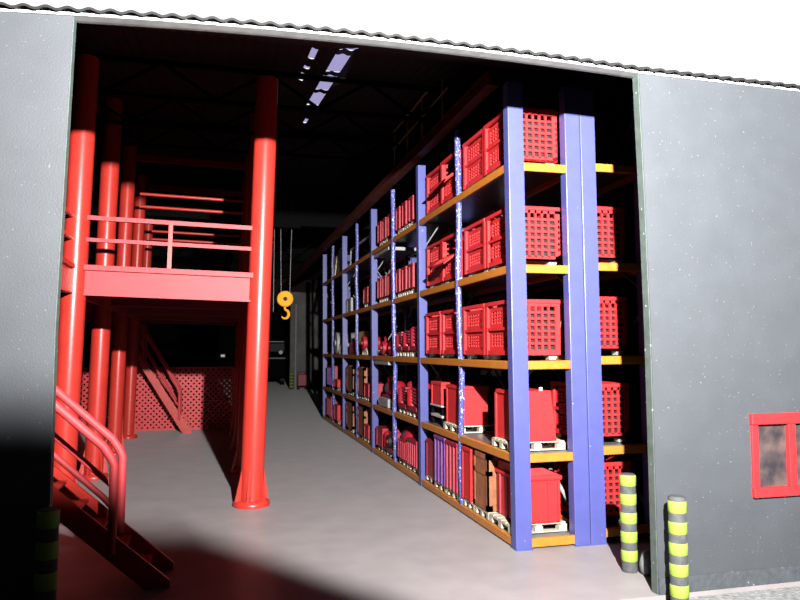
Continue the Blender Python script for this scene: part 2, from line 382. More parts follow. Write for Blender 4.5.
# ------------------------------------------------------------------ stairs
def staircase(label, x_foot, y0, y1, run, rise, n, rails, rail_h, x_post, up_z):
    """runs along X, foot at x_foot, climbing towards -X"""
    t = thing('staircase', label, 'staircase', (x_foot, (y0+y1)/2, 0))
    hw = (y1-y0)/2; s = rise/run
    L = up_z/s
    for sy in (-hw, hw):
        mb = MB(); th = .05; dz = .30
        pts = [(0.0, 0), (.12, 0.0), (-L, up_z+.10*0), (-L, up_z-dz)]
        prof = [(0.10, 0), (0.10, .10), (-L, up_z+.10), (-L, up_z-.22), (-.22, 0)]
        v = [(x, sy-th/2, z) for x, z in prof]+[(x, sy+th/2, z) for x, z in prof]; k = len(prof)
        mb.add(v, [tuple(range(k)), tuple(reversed(range(k, 2*k)))]+[(i, (i+1) % k, k+(i+1) % k, k+i) for i in range(k)])
        mb.build('stringer', M['red'], t)
    for i in range(1, n+1):
        z = up_z*i/(n+1); x = -z/s
        if z > up_z-.05: break
        MB().box(x-.14, x+.12, -hw+.03, hw-.03, z-.02, z+.015).build('tread', M['red'], t)
    for sy in (-hw, hw):
        xp = x_post-x_foot; zp = -xp*s
        top = zp+rail_h
        mb = MB().tube([(xp, sy, zp-.08), (xp, sy, top-.12), (xp-.04, sy, top-.03), (xp-.14, sy, top+.14*s), (-L+.1, sy, up_z+rail_h)], .058, 10)
        h = mb.build('handrail', M['redflat'], t)
        zz = rail_h*.52
        MB().tube([(xp, sy, zp+zz*.82), (xp-.12, sy, zp+zz+.03), (-L+.1, sy, up_z+zz)], .042, 8).build('middle_rail', M['redflat'], h)
        k = xp-1.35
        while k > -L+.2:
            MB().tube([(k, sy, -k*s), (k, sy, -k*s+rail_h)], .042, 8).build('railing_post', M['red'], h); k -= 1.35
    return t
staircase('red steel staircase with handrails in the foreground behind the left wall', -.72, 10.02, 10.82, 1.0, .90, 17, 2, 1.20, -1.36, 4.80)
staircase('small far red staircase in front of the trellis fence under the mezzanine', -1.16, 27.9, 28.7, 1.0, 1.58, 17, 2, 1.1, -1.52, 4.78)

# ------------------------------------------------------------------ trellis fence
t = thing('trellis_fence', 'red diamond trellis fence standing under the mezzanine', 'fence', (-3.9, 29.2, 0))
mb = MB(); Wd, Hd, p = 8.8, 2.42, .215
x0 = -Wd/2
def clipd(x, sgn):
    # diagonal strip from bottom at x going up with slope sgn, clipped to the panel
    a = Vector((x, 0)); pts = []
    za, zb = 0., Hd
    xa, xb = x, x+sgn*Hd
    def atx(xx): return (xx-x)*sgn
    lo, hi = 0., Hd
    if sgn > 0:
        if x < x0: lo = x0-x
        if x+Hd > -x0: hi = -x0-x
    else:
        if x > -x0: lo = x+x0
        if x-Hd < x0: hi = x-x0
    if hi-lo < .02: return None
    return (x+sgn*lo, lo), (x+sgn*hi, hi)
k = x0-Hd
while k < -x0+Hd:
    for sgn, yy in ((1, -.015), (-1, .015)):
        c = clipd(k, sgn)
        if c: mb.bar((c[0][0], yy, c[0][1]), (c[1][0], yy, c[1][1]), .03, .085, up=(-sgn, 0, 1))
    k += p
# bar() width lies across the panel's normal: keep strips thin along Y
mb.build('lattice', M['redmesh'], t)
MB().box(x0-.03, -x0+.03, -.05, .05, Hd, Hd+.07).box(x0-.03, -x0+.03, -.06, .06, 0, .08).box(x0-.05, x0+.05, -.05, .05, 0, Hd).box(-x0-.05, -x0+.05, -.05, .05, 0, Hd).build('frame', M['redmesh'], t)

# ------------------------------------------------------------------ pallet racks
RX0, RX1, RX2, RX3, RY = 4.557, 4.838, 5.597, 5.873, 10.39
HB = 2.7; UT = 7.66
LV = [.10, 1.44, 2.941, 4.525, 6.235]      # beam centres
TOP = [z+.079 for z in LV]
LV_ = LV
def rack(name, label, x0, x1, nb, detail, dz=0):
    LV = [z+dz for z in LV_]
    t = thing(name, label, 'storage rack', ((x0+x1)/2, RY, 0))
    ox, oy = (x0+x1)/2, RY
    t.rotation_euler.y = -.0088; t.location.x += .034     # the rack leans very slightly
    for k in range(nb+1):
        pw = .278 if k == 0 else .20
        y = RY+2*HB*k-oy
        for xa in (x0-ox, x1-pw-ox):
            mb = MB().bbox(xa, xa+pw, y, y+.2, 0.0, UT, .012)
            u = mb.build('upright', M['blue'], t)
            MB().box(xa-.004, xa+pw+.004, y-.01, y+.22, 0, .025).build('foot_plate', M['blue'], u)
        zz = .3; s = 1
        br = MB()
        while zz < 6.2:
            a, b = (x0+.2-ox, x1-.2-ox) if s > 0 else (x1-.2-ox, x0+.2-ox)
            br.bar((a, y+.11, zz), (b, y+.11, zz+1.35), .05, .03); zz += 1.35; s = -s
        if k: br.build('frame_brace', M['grey'], t)
    for k in range(nb):
        ya, yb = 2*HB*k+.2, 2*HB*(k+1)
        ym = 2*HB*k+HB
        if detail:
            mb = MB(); pts = []
            for i in range(12):
                z = UT*i/11; pts.append((x0+.06-ox+random.uniform(-.022, .022), ym+random.uniform(-.03, .03), z))
            mb.tube(pts, [.062]*12, 8); mb.build('middle_post', M['bluew'], t)
        for i, z in enumerate(LV):
            MB().bbox(x0+.01-ox, x0+.09-ox, ya-.02, yb+.02, z-.07, z+.07, .012).build('shelf_beam', M['yellow'], t)
            MB().bbox(x1-.09-ox, x1-.01-ox, ya-.02, yb+.02, z-.07, z+.07, .012).build('shelf_beam', M['yellow'], t)
            MB().box(x0+.09-ox, x1-.09-ox, ya+.005, yb-.005, z+.035, z+.065).build('shelf_panel', M['deck'], t)
        # rear cross bracing
        br = MB()
        br.bar((x1-.12-ox, ya, .4), (x1-.12-ox, yb, 3.9), .06, .03).bar((x1-.12-ox, yb, .4), (x1-.12-ox, ya, 3.9), .06, .03)
        br.bar((x1-.12-ox, ya, 4.2), (x1-.12-ox, yb, 7.4), .06, .03).bar((x1-.12-ox, yb, 4.2), (x1-.12-ox, ya, 7.4), .06, .03)
        br.build('rear_brace', M['lgrey'], t)
    for i, z in enumerate(LV):       # beams across the near end
        MB().bbox(x0+.258-ox, x1-.258-ox, .02, .10, z-.07, z+.07, .012).build('end_beam', M['yellow'], t)
    return t
rack('pallet_rack', 'long blue pallet rack with yellow beams along the aisle, full of red crates', RX0, RX3, 4, True)
rack('pallet_rack', 'second blue pallet rack standing close behind the first, near the right door edge', RX3+.012, RX3+.012+1.40, 2, False, .075)

BAY = ['nearest bay', 'second bay', 'third bay', 'farthest bay']
SHELF = ['bottom shelf', 'second shelf up', 'middle shelf', 'fourth shelf up', 'top shelf']

# ---- mesh crate (gitter box)
CD, CL, CH = .88, 1.14, 1.0
def crate_proto(loc, label, opened):
    t = thing('mesh_crate', label, 'crate', loc, 'red mesh crates in the racks')
    x0, x1, y0, y1 = -CD/2, CD/2, -CL/2, CL/2
    mb = MB(); f = .07
    mb.box(x0, x1, y0, y1, .08, .12)
    for y in (y0, y1):                                    # gridded end walls
        ya, yb = (y, y+.04) if y < 0 else (y-.04, y)
        mb.box(x0, x1, ya, yb, .08, .17).box(x0, x1, ya, yb, CH-.10, CH)
        mb.box(x0, x0+.08, ya, yb, .08, CH).box(x1-.09, x1, ya, yb, .08, CH)
        n, m = 6, 7
        pit = (CD-.17)/n
        for i in range(1, n): mb.box(x0+.08+i*pit-.019, x0+.08+i*pit+.019, ya, yb, .15, CH-.05)
        pz = (CH-.27)/m
        for j in range(1, m): mb.box(x0+.05, x1-.05, ya+.004, yb-.004, .17+j*pz-.019, .17+j*pz+.019)
    # gridded back wall
    mb.box(x1-.04, x1, y0, y1, .08, .19).box(x1-.04, x1, y0, y1, CH-.10, CH)
    for i in range(1, 9): mb.box(x1-.04, x1, y0+i*CL/9-.03, y0+i*CL/9+.03, .15, CH-.05)
    for j in range(1, 7): mb.box(x1-.035, x1-.005, y0, y1, .19+j*.097-.026, .19+j*.097+.026)
    # front frame: corner posts, rim, mid rail, sill
    for ya, yb in ((y0, y0+.10), (y1-.10, y1)): mb.box(x0-.03, x0+.05, ya, yb, .08, CH)
    mb.box(x0-.02, x0+.05, y0, y1, .08, .16)
    mb.box(x0-.025, x0+.04, y0, y1, .505, .555)
    mb.bbox(x0-.04, x0+.03, y0, y1, CH-.055, CH+.015, .01)
    mb.bbox(x0, x1, y0-.015, y0+.045, CH-.05, CH+.015, .01).bbox(x0, x1, y1-.045, y1+.015, CH-.05, CH+.015, .01).bbox(x1-.045, x1+.015, y0, y1, CH-.05, CH+.015, .01)
    mb.build('basket', M['redc'], t)
    MB().box(x0+.10, x1-.07, y0+.075, y1-.075, .125, .66 if opened else CH-.16).build('shade_block', M['hole_shade'], t)  # added dark block, so the grid holes read as shade
    def panel(w, h):
        p = MB(); b = .11
        p.box(0, .03, -w/2, -w/2+b, 0, h).box(0, .03, w/2-b, w/2, 0, h).box(0, .03, -w/2, w/2, 0, .07).box(0, .03, -w/2, w/2, h-.07, h)
        n, m = 6, 4
        for i in range(1, n): y = -w/2+b+i*(w-2*b)/n; p.box(.002, .028, y-.018, y+.018, .05, h-.05)
        for j in range(1, m): z = .07+j*(h-.14)/m; p.box(.004, .026, -w/2+.05, w/2-.05, z-.013, z+.013)
        p.box(-.02, 0, -w/2+b-.02, -w/2+b+.01, .05, h-.05)
        return p
    lo = panel(CL-.22, .35).build('lower_panel', M['redc'], t); lo.location = (x0+.015, 0, .158)
    up = panel(CL-.22, .36).build('flap', M['redc'], t); up.location = (x0+.015 if not opened else x0-.03, 0, .555)
    if opened: up.rotation_euler = (0, -math.radians(128), 0)
    for sx in (-1, 1):
        for sy in (-1, 1):
            MB().taper((sx*.33-.06, sx*.33+.06, sy*.42-.07, sy*.42+.07), (sx*.33-.08, sx*.33+.08, sy*.42-.09, sy*.42+.09), 0, .08).build('foot', M['pale'], t)
    return t
CXC = 4.66+CD/2+.02
CYC = [11.21, 12.385, 13.81, 14.99]
ORD = ['nearest of four', 'second of four', 'third of four', 'farthest of four']
closed = opened = None
for lv in (2, 3, 4):
    for j, y in enumerate(CYC):
        op = (lv, j) in ((3, 2), (4, 2))
        lab = 'red mesh crate%s, %s, %s of the nearest bay' % (' with open flap' if op else '', ORD[j], SHELF[lv])
        loc = (CXC+random.uniform(-.02, .02), y+random.uniform(-.008, .008), TOP[lv])
        if op:
            if opened is None: opened = crate_proto(loc, lab, True); c = opened
            else: c = dup(opened, loc, lab)
        else:
            if closed is None: closed = crate_proto(loc, lab, False); c = closed
            else: c = dup(closed, loc, lab)
        c.rotation_euler.z = random.uniform(-.012, .012)
for lv in range(4):
    dup(closed, (6.42, 11.25, TOP[lv]+.075), 'red mesh crate seen behind the double post, %s of the second rack' % SHELF[lv], rotz=0)

# ---- pallets
def pallet_proto(loc, label, rotz=0):
    """1.0 deep along X, .8 along Y, .144 high"""
    t = thing('pallet', label, 'pallet', loc, 'cream wooden pallets in the rack')
    mb = MB()
    for i in range(5): y = -.4+.09+i*.155; mb.bbox(-.5, .5, y-.065, y+.065, .118, .144, .006)
    mb.box(-.5, -.4, -.4, .4, .096, .118).box(-.05, .05, -.4, .4, .096, .118).box(.4, .5, -.4, .4, .096, .118)
    mb.build('top_deck', M['wood'], t)
    for y in (-.345, 0, .345):
        b = MB()
        for x in (-.43, 0, .43): b.box(x-.07, x+.07, y-.055, y+.055, .02, .096)
        b.box(-.5, .5, y-.055, y+.055, 0, .02)
        b.build('bearer', M['wood'], t)
    return t
PAL = None
def pallet(x, y, z, of, place, sx=1., sy=1.):
    global PAL
    lab = 'cream wooden pallet under the %s, %s' % (of, place)
    if PAL is None: PAL = pallet_proto((x, y, z), lab); p = PAL
    else: p = dup(PAL, (x, y, z), lab)
    p.scale = (sx, sy, 1)
    return p
PH = .144
def box_body(mb, w, d, h, r=.02): return mb.bbox(-d/2, d/2, -w/2, w/2, 0, h, r)

def lidded_container(loc, label):
    t = thing('steel_container', label, 'container', loc)
    MB().bbox(-.375, .375, -.48, .48, 0, .74, .02).build('body', M['redc'], t)
    MB().bbox(-.40, .40, -.51, .51, .70, .78, .02).build('rim', M['redc'], t)
    MB().taper((-.36, .36, -.46, .46), (-.36, .02, -.40, .40), .78, .93).build('lid', M['redc'], t)
    for x in (-.375, .16, .34):
        MB().bbox(x-.02, x+.02, -.505, -.47, .02, .70, .008).build('rib', M['redc'], t)
    for y in (-.3, 0, .3): MB().bbox(-.40, -.37, y-.03, y+.03, .02, .70, .008).build('rib', M['pred'], t)
    return t
def hood(loc, label):
    t = thing('machine_hood', label, 'machine cover', loc)
    MB().taper((-.36, .40, -.40, .40), (-.36, .30, -.40, .40), 0, .84).build('shell', M['redc'], t)
    MB().box(-.385, -.35, -.40, -.34, 0, .84).box(-.385, -.35, .34, .40, 0, .84).box(-.385, -.35, -.40, .40, .78, .84).build('flange', M['redc'], t)
    MB().bbox(.10, .16, -.40, -.36, .83, .90, .01).build('lifting_lug', M['pale'], t)
    return t
def plain_box(loc, label, w, d, h, m, name='steel_box', cat='box', group=None):
    t = thing(name, label, cat, loc, group)
    box_body(MB(), w, d, h, .015).build('body', m, t)
    MB().bbox(-d/2-.02, d/2+.02, -w/2-.02, w/2+.02, h-.06, h+.01, .01).build('lid', m, t)
    MB().box(-d/2-.018, -d/2, -w/2, -w/2+.05, 0, h-.05).build('edge_rib', m, t)
    MB().box(-d/2-.018, -d/2, w/2-.05, w/2, 0, h-.05).build('edge_rib', m, t)
    return t
def brown_crate(loc, label, w, d, h):
    t = thing('wooden_crate', label, 'crate', loc, 'brown wooden crates')
    MB().box(-d/2+.012, d/2-.012, -w/2+.012, w/2-.012, 0, h-.01).build('planking', M['brown'], t)
    mb = MB(); b = .1
    for x in (-d/2, d/2-.03):
        mb.box(x, x+.03, -w/2, -w/2+b, 0, h).box(x, x+.03, w/2-b, w/2, 0, h).box(x, x+.03, -w/2, w/2, 0, b).box(x, x+.03, -w/2, w/2, h-b, h).box(x, x+.03, -w/2, w/2, h*.62, h*.62+b*.8)
    for y in (-w/2, w/2-.03):
        mb.box(-d/2, -d/2+b, y, y+.03, 0, h).box(d/2-b, d/2, y, y+.03, 0, h).box(-d/2, d/2, y, y+.03, 0, b).box(-d/2, d/2, y, y+.03, h-b, h).box(-d/2, d/2, y, y+.03, h*.62, h*.62+b*.8)
    mb.build('batten', M['brown'], t)
    return t
def ribbed_crate(loc, label, w, d, h, m, m2):
    t = thing('ribbed_crate', label, 'crate', loc)
    MB().box(-d/2+.03, d/2-.03, -w/2+.03, w/2-.03, 0, h).build('body', m, t)
    n = max(3, int(w/.18))
    for i in range(n):
        y = -w/2+.05+i*(w-.1)/(n-1); MB().bbox(-d/2, -d/2+.04, y-.03, y+.03, 0, h, .006).build('rib', m2, t)
    MB().bbox(-d/2-.01, d/2, -w/2, w/2, h-.05, h+.02, .01).build('rim', m, t)
    return t

# nearest bay, bottom shelf
z = TOP[0]; pl = 'bottom shelf, nearest bay'
XF = 5.13
pallet(XF, 11.16, z, 'red lidded container', pl, 1, 1.2)
lidded_container((5.15, 11.16, z+PH), 'red steel container with a stepped lid on a pallet, bottom shelf by the near post')
pallet(XF, 12.01, z, 'brown battened crate', pl, 1, .84)
brown_crate((5.02, 12.04, z+PH), 'brown wooden crate with battens on the bottom shelf of the nearest bay', .74, .80, 1.0)
pallet(XF, 12.665, z, 'narrow red steel box', pl, 1, .74)
plain_box((5.02, 12.72, z+PH), 'narrow bright red steel box between the brown crate and the thin post, bottom shelf', .48, .82, .98, M['redc'])
pallet(XF, 13.62, z, 'dark red ribbed crate', pl)
ribbed_crate((5.0, 13.60, z+PH), 'dark red ribbed crate beside the violet crate on the bottom shelf', .74, .82, .97, M['dred'], M['pred'])
pallet(XF, 14.46, z, 'violet ribbed crate', pl)
ribbed_crate((5.0, 14.40, z+PH), 'violet ribbed crate on the bottom shelf of the nearest bay', .76, .82, .98, M['purple'], M['purple'])
pallet(XF+.05, 15.32, z, 'dark red box behind the violet crate', pl)
plain_box((5.06, 15.26, z+PH), 'dark red steel box at the far end of the bottom shelf, nearest bay', .60, .80, .80, M['dred'])
# nearest bay, second shelf
z = TOP[1]; pl = 'second shelf up, nearest bay'
pallet(XF, 11.08, z, 'tapered red hood', pl)
hood((5.08, 11.10, z+PH), 'tapered red machine hood on a pallet on the second shelf, beside the near post')
pallet(XF, 13.71, z, 'large bright red block', pl, 1, 1.25)
plain_box((4.98, 13.70, z+PH), 'large bright red steel box behind the thin middle post, second shelf up', .90, .58, .78, M['redc'])
t = thing('low_stand', 'low pale steel stand under the short red box, second shelf of the nearest bay', 'stand', (5.12, 15.0, z))
for sx in (-.36, .36):
    for sy in (-.36, .36): MB().box(sx-.03, sx+.03, sy-.03, sy+.03, 0, .40).build('leg', M['dark'], t)
MB().bbox(-.42, .42, -.42, .42, .40, .44, .01).build('top_plate', M['pale'], t)
MB().bbox(-.40, .40, -.40, .40, .16, .22, .01).build('lower_shelf', M['pale'], t)
plain_box((5.13, 15.0, z+.44), 'short red steel box on a low pale stand, second shelf of the nearest bay', .74, .80, .50, M['redc'])

# second bay: slim red boxes on the two upper shelves
slim_p = None
for lv in (4, 3):
    Y0 = RY+2*HB+.2
    pos = [.70, 1.38, 2.06, 3.02, 3.68, 4.34]
    for i, dy in enumerate(pos):
        y = Y0+dy
        nth = ['first', 'second', 'third', 'fourth', 'fifth', 'sixth'][i]
        h = .86
        pallet(5.17, y, TOP[lv], '%s slim red box' % nth, '%s, second bay' % SHELF[lv], 1, .70)
        lab = 'slim upright red box, %s from the near end, %s of the second bay' % (nth, SHELF[lv])
        if slim_p is None:
            slim_p = plain_box((5.0, y, TOP[lv]+PH), lab, .40, .80, .60, M['deep'], 'slim_box', 'box', 'slim red boxes')
        else: dup(slim_p, (5.0, y, TOP[lv]+PH), lab)
# second bay, lower shelves: machines and drums
def drum(loc, label, r, l, m, group=None):
    """lying drum, round end towards the aisle (-X)"""
    t = thing('drum', label, 'drum', loc, group)
    MB().tube([(-l/2, 0, r+.03), (l/2, 0, r+.03)], r, 24).build('shell', m, t)
    for x in (-l/2+.03, 0, l/2-.03): MB().disc((x, 0, r+.03), (1, 0, 0), r*1.05, .04, 24).build('hoop', m, t)
    MB().disc((-l/2-.02, 0, r+.03), (1, 0, 0), r*.3, .06, 14).build('bung', m, t)
    MB().box(-l/2+.08, -l/2+.16, -r*.8, r*.8, 0, r*.35).box(l/2-.16, l/2-.08, -r*.8, r*.8, 0, r*.35).build('cradle', M['grey'], t)
    return t
def machine(loc, label, w, h, m, wheel=False, cyl=True):
    t = thing('machine', label, 'machine', loc, 'red machines in the second bay')
    d = .8
    MB().bbox(-d/2, d/2, -w/2, w/2, 0, .12, .02).build('base_frame', M['dred'], t)
    MB().bbox(-d/2+.08, d/2-.1, -w/2+.06, w*.22, .12, h*.8, .04).build('housing', m, t)
    MB().tube([(-d/2+.1, w*.3, .12), (-d/2+.1, w*.3, h*.7), (-d/2+.1, w*.3, h*.78)], [w*.17, w*.17, w*.08], 16).build('cylinder', m, t)
    for i in range(5): MB().bbox(-d/2+.03, -d/2+.09, -w/2+.1, w*.2, .2+i*h*.11, .24+i*h*.11, .006).build('fin', M['pred'], t)
    if cyl: MB().tube([(-.1, -w*.1, h*.8), (-.1, -w*.1, h*.92), (-.1, -w*.1, h)], [w*.2, w*.2, w*.1], 16).build('dome', m, t)
    if wheel:
        wl = MB().disc((-d/2-.02, -w*.12, h*.42), (1, 0, 0), h*.26, .08, 20).build('wheel', M['black'], t)
        MB().disc((-d/2-.07, -w*.12, h*.42), (1, 0, 0), h*.09, .03, 14).build('hub', m, wl)
    return t
B2 = RY+2*HB+.2
pl = 'middle shelf, second bay'; z = TOP[2]
for i, (dy, hh) in enumerate(((.6, .78), (1.35, .62), (2.1, .60))):
    nth = ['nearest', 'middle', 'farthest'][i]
    pallet(5.17, B2+dy, z, '%s of three red machines' % nth, pl, 1, .85)
    machine((5.02, B2+dy, z+PH), 'finned red machine on a pallet, %s of three on the middle shelf, second bay' % nth, .66, hh, (M['dred'], M['deep'], M['dred'])[i], False, i != 2)
drum((5.05, B2+3.2, z), 'red drum lying on the middle shelf of the second bay, nearer of two', .19, .8, M['deep'], 'lying red drums')
drum((5.05, B2+4.2, z), 'red drum lying on the middle shelf of the second bay, farther of two', .19, .8, M['deep'], 'lying red drums')
pl = 'second shelf up, second bay'; z = TOP[1]
for i, dy in enumerate((.75, 1.75)): pallet(5.17, B2+dy, z, ('tall finned machine', 'lower finned machine')[i], pl, 1, 1.1)
machine((5.02, B2+.75, z+PH), 'tall red finned machine with a bright cylinder, second shelf of the second bay', .86, .72, M['deep'])
machine((5.02, B2+1.75, z+PH), 'lower dark red finned machine beside the tall one, second shelf up, second bay', .8, .70, M['dred'])
t = thing('pump_unit', 'low rounded red pump on a pale grey block, second shelf up, second bay', 'pump', (5.02, B2+3.9, z))
MB().bbox(-.4, .4, -.6, .6, 0, .26, .02).build('block', M['lgrey'], t)
MB().tube([(0, -.6, .5), (0, -.5, .5), (0, .4, .5), (0, .52, .5)], [.12, .26, .26, .1], 20).build('casing', M['deep'], t)
MB().tube([(-.1, .1, .6), (-.1, .1, .86)], .13, 14).build('outlet', M['deep'], t)
MB().bbox(-.3, .3, -.5, .5, .26, .34, .01).build('saddle', M['dred'], t)
pl = 'bottom shelf, second bay'; z = TOP[0]
for i, dy in enumerate((.75, 1.75, 3.2, 4.3)): pallet(5.17, B2+dy, z, ('striped pinkish crate', 'red domed tank', 'red machine with the black wheel', 'far red block')[i], pl, 1, 1.1)
ribbed_crate((5.02, B2+.75, z+PH), 'striped pinkish red crate on the bottom shelf, near end of the second bay', .9, .8, .62, M['dred'], M['pred'])
t = thing('domed_tank', 'red domed tank behind the striped crate, bottom shelf of the second bay', 'tank', (5.0, B2+1.75, z+PH))
MB().bbox(-.38, .38, -.42, .42, 0, .5, .03).build('body', M['deep'], t)
MB().tube([(0, -.40, .5), (0, -.3, .5), (0, .3, .5), (0, .40, .5)], [.2, .33, .33, .2], 20).build('dome', M['deep'], t)
for i in range(4): MB().bbox(-.41, -.375, -.34+i*.2, -.28+i*.2, .04, .46, .006).build('rib', M['dred'], t)
machine((5.02, B2+3.2, z+PH), 'red machine with a black wheel on the bottom shelf of the second bay', .95, .70, M['deep'], True)
plain_box((5.02, B2+4.3, z+PH), 'red steel box at the far end of the bottom shelf, second bay', .8, .8, .55, M['deep'])
# grey tray under the second bay's shelves
for i, (lv, nm) in enumerate(((4, 'top shelf'), (2, 'middle shelf'))):
    o = MB().bbox(-.42, .42, -.9, .9, -.1, 0, .01).build('cable_tray', M['lgrey']); o.location = (5.0, B2+4.0, LV[lv]-.09)
    tag(o, 'pale grey cable tray fixed beneath the %s of the second bay' % nm, 'cable tray', 'grey cable trays')

# third bay
B3 = RY+4*HB+.2
z = TOP[4]
o = MB().bar((-.05, 0, .72), (-.05, 4.6, .72), .06, .08).bar((-.05, .04, 0), (-.05, .04, .72), .06).bar((-.05, 4.56, 0), (-.05, 4.56, .72), .06).build('hanging_rail', M['lgrey']); o.location = (4.85, B3+.2, z)
tag(o, 'thin pale rail on two legs across the empty top shelf of the third bay', 'rail')
z = TOP[3]
plain_box((4.98, B3+4.2, z), 'pale grey box on the fourth shelf up at the far end of the third bay', .9, .7, .5, M['lgrey'])
pallet(5.17, B3+1.1, z, 'small red box', 'fourth shelf up, third bay')
plain_box((4.98, B3+1.1, z+PH), 'small red box alone on its pallet, fourth shelf up, third bay', .7, .7, .5, M['deep'])
t = thing('steel_stand', 'open pale blue steel stand beside the small red box, third bay', 'stand', (5.0, B3+.5*0+.35, z))
for x in (-.3, .3):
    for y in (-.2, .2): MB().box(x-.03, x+.03, y-.03, y+.03, 0, .95).build('leg', M['bluew'], t)
MB().box(-.33, .33, -.23, .23, .88, .95).box(-.33, .33, -.23, .23, .4, .45).build('shelf', M['bluew'], t)
z = TOP[2]
plain_box((5.15, B3+3.6, z), 'yellow steel box at the back of the middle shelf, third bay', 2.0, .4, .82, M['yel'])
t = thing('red_tank', 'slanted red tank before the yellow box, middle shelf of the third bay', 'tank', (4.88, B3+3.9, z))
MB().taper((-.19, .04, -.6, .6), (-.17, .02, -.2, .5), 0, .45).build('shell', M['deep'], t)
MB().tube([(-.08, .1, .43), (-.08, .1, .54)], .06, 12).build('filler_cap', M['dred'], t)
pallet(5.17, B3+1.5, z, 'single red drum', 'middle shelf, third bay')
drum((5.0, B3+1.5, z+PH), 'single red drum on a pallet, middle shelf of the third bay', .22, .8, M['deep'])
for lv in (0, 1):
    z = TOP[lv]
    for i, dy in enumerate((1.86, 4.0)):
        where = ('nearer', 'farther')[i]
        pallet(5.17, B3+dy, z, '%s brown crate' % where, '%s, third bay' % SHELF[lv], 1, 1.2)
        brown_crate((4.96, B3+dy, z+PH), 'tall brown wooden crate, %s of two on the %s of the third bay' % (where, SHELF[lv]), 1.0 if i == 0 else 1.2, .7, .92)
    pallet(5.17, B3+.9, z, 'small red crate', '%s, third bay' % SHELF[lv])
    plain_box((4.98, B3+.9, z+PH), 'small red crate near the brown crates, %s of the third bay' % SHELF[lv], .7, .7, .42, M['deep'])
# farthest bay
B4 = RY+6*HB+.2
z = TOP[4]-1.5*0
def board(loc, label, m, h, w, tilt):
    t = thing('board', label, 'board', loc, 'pale boards in the farthest bay')
    b = MB().bbox(-.03, .03, -w/2, w/2, 0, h, .01).build('sheet', m, t); b.rotation_euler.y = tilt
    b2 = MB().box(-.05, -.03, -w/2, w/2, h*.5, h*.5+.06).build('batten', m, b)
    return t
board((4.75, B4+1.7, TOP[4]), 'white upright board, nearer of the two pale boards on the top shelf, farthest bay', M['white'], 1.15, .9, .05)
board((4.75, B4+3.4, TOP[4]), 'cream leaning board, farther of the two pale boards on the top shelf, farthest bay', M['cream'], 1.0, .7, .12)
drum((4.98, B4+1.6, TOP[2]), 'pale grey drum on the middle shelf of the farthest bay', .42, .8, M['lgrey'])
plain_box((4.96, B4+.7, TOP[2]), 'small yellowish box beside the grey drum, middle shelf, farthest bay', .6, .6, .4, M['cream'])
for lv in (0, 1):
    pallet(5.17, B4+3.4, TOP[lv], 'violet red crate', '%s, farthest bay' % SHELF[lv], 1, 1.3)
    ribbed_crate((4.96, B4+3.4, TOP[lv]+PH), 'violet red ribbed crate on the %s of the farthest bay' % SHELF[lv], 1.3, .75, .8, M['dred'], M['purple'] if lv else M['dred'])
    pallet(5.17, B4+1.4, TOP[lv], 'red box nearest the aisle end', '%s, farthest bay' % SHELF[lv])
    plain_box((4.96, B4+1.4, TOP[lv]+PH), 'red box on the %s, near end of the farthest bay' % SHELF[lv], .8, .75, .62 if lv == 0 else .3, M['redc'])

# ------------------------------------------------------------------ crane: runway beam, gallery rail, hook
t = thing('crane_runway', 'reddish brown crane runway beam running above the blue rack', 'crane rail', (4.52, 11.0, 7.93))
MB().box(-.11, .11, 0, 46, .10, .14).build('top_flange', M['rust'], t)
MB().box(-.03, .03, 0, 46, -.08, .10).build('web', M['rust'], t)
MB().box(-.11, .11, 0, 46, -.12, -.08).build('bottom_flange', M['rust'], t)
t = thing('gallery_railing', 'thin brassy gallery railing high up beside the crane runway', 'railing', (4.7, 11.2, 7.94))
MB().tube([(0, 2.8, 1.45), (0, 7.8, 1.5)], .028, 8).build('top_rail', M['rail'], t)
MB().tube([(0, 2.8, .98), (0, 7.8, 1.0)], .02, 8).build('middle_rail', M['rail'], t)
for y in (3.2, 4.8, 6.2, 7.6): MB().tube([(0, y, .15), (0, y, 1.46)], .022, 8).build('post', M['rail'], t)
MB().box(-.055, .35, 2.6, 8, .145, .2).build('walkway', M['dark'], t)

t = thing('crane_hook', 'orange crane hook block hanging on three thin ropes in the aisle', 'crane hook', (2.62, 30, 4.5))
MB().tube([(0, -.14, .87), (0, -.12, .87), (0, .12, .87), (0, .14, .87)], [.30, .345, .345, .30], 28).build('pulley_block', M['hook'], t)
MB().disc((0, -.15, .87), (0, 1, 0), .09, .05, 16).build('axle', M['rust'], t)
pts = [(0, 0, .56), (0, 0, .42)]+[(.17*math.sin(a), 0, .22+.19*math.cos(a)) for a in [.35+i*.47 for i in range(9)]]
MB().tube(pts, [.05, .05]+[.06, .065, .07, .07, .065, .06, .05, .04, .025], 10).build('hook', M['hook'], t)
ztop = roofz(30)-.1-4.5
for dx in (-.49, -.24, .28):
    MB().tube([(dx*.7 if dx > -.4 else dx, .0, .95 if dx > -.4 else .3), (dx, 0, ztop)], .02, 6).build('rope', M['wire'], t)
# crane trolley girder that carries the hook
t = thing('crane_bridge', 'dark crane bridge girder spanning the hall above the hook', 'crane', (0, 30, 8.9))
MB().box(-8.9, 8.5, -.25, .25, -.35, .3).build('girder', M['dark'], t)
MB().box(2.0, 3.2, -.5, .5, -.5, -.35).build('trolley', M['dark'], t)

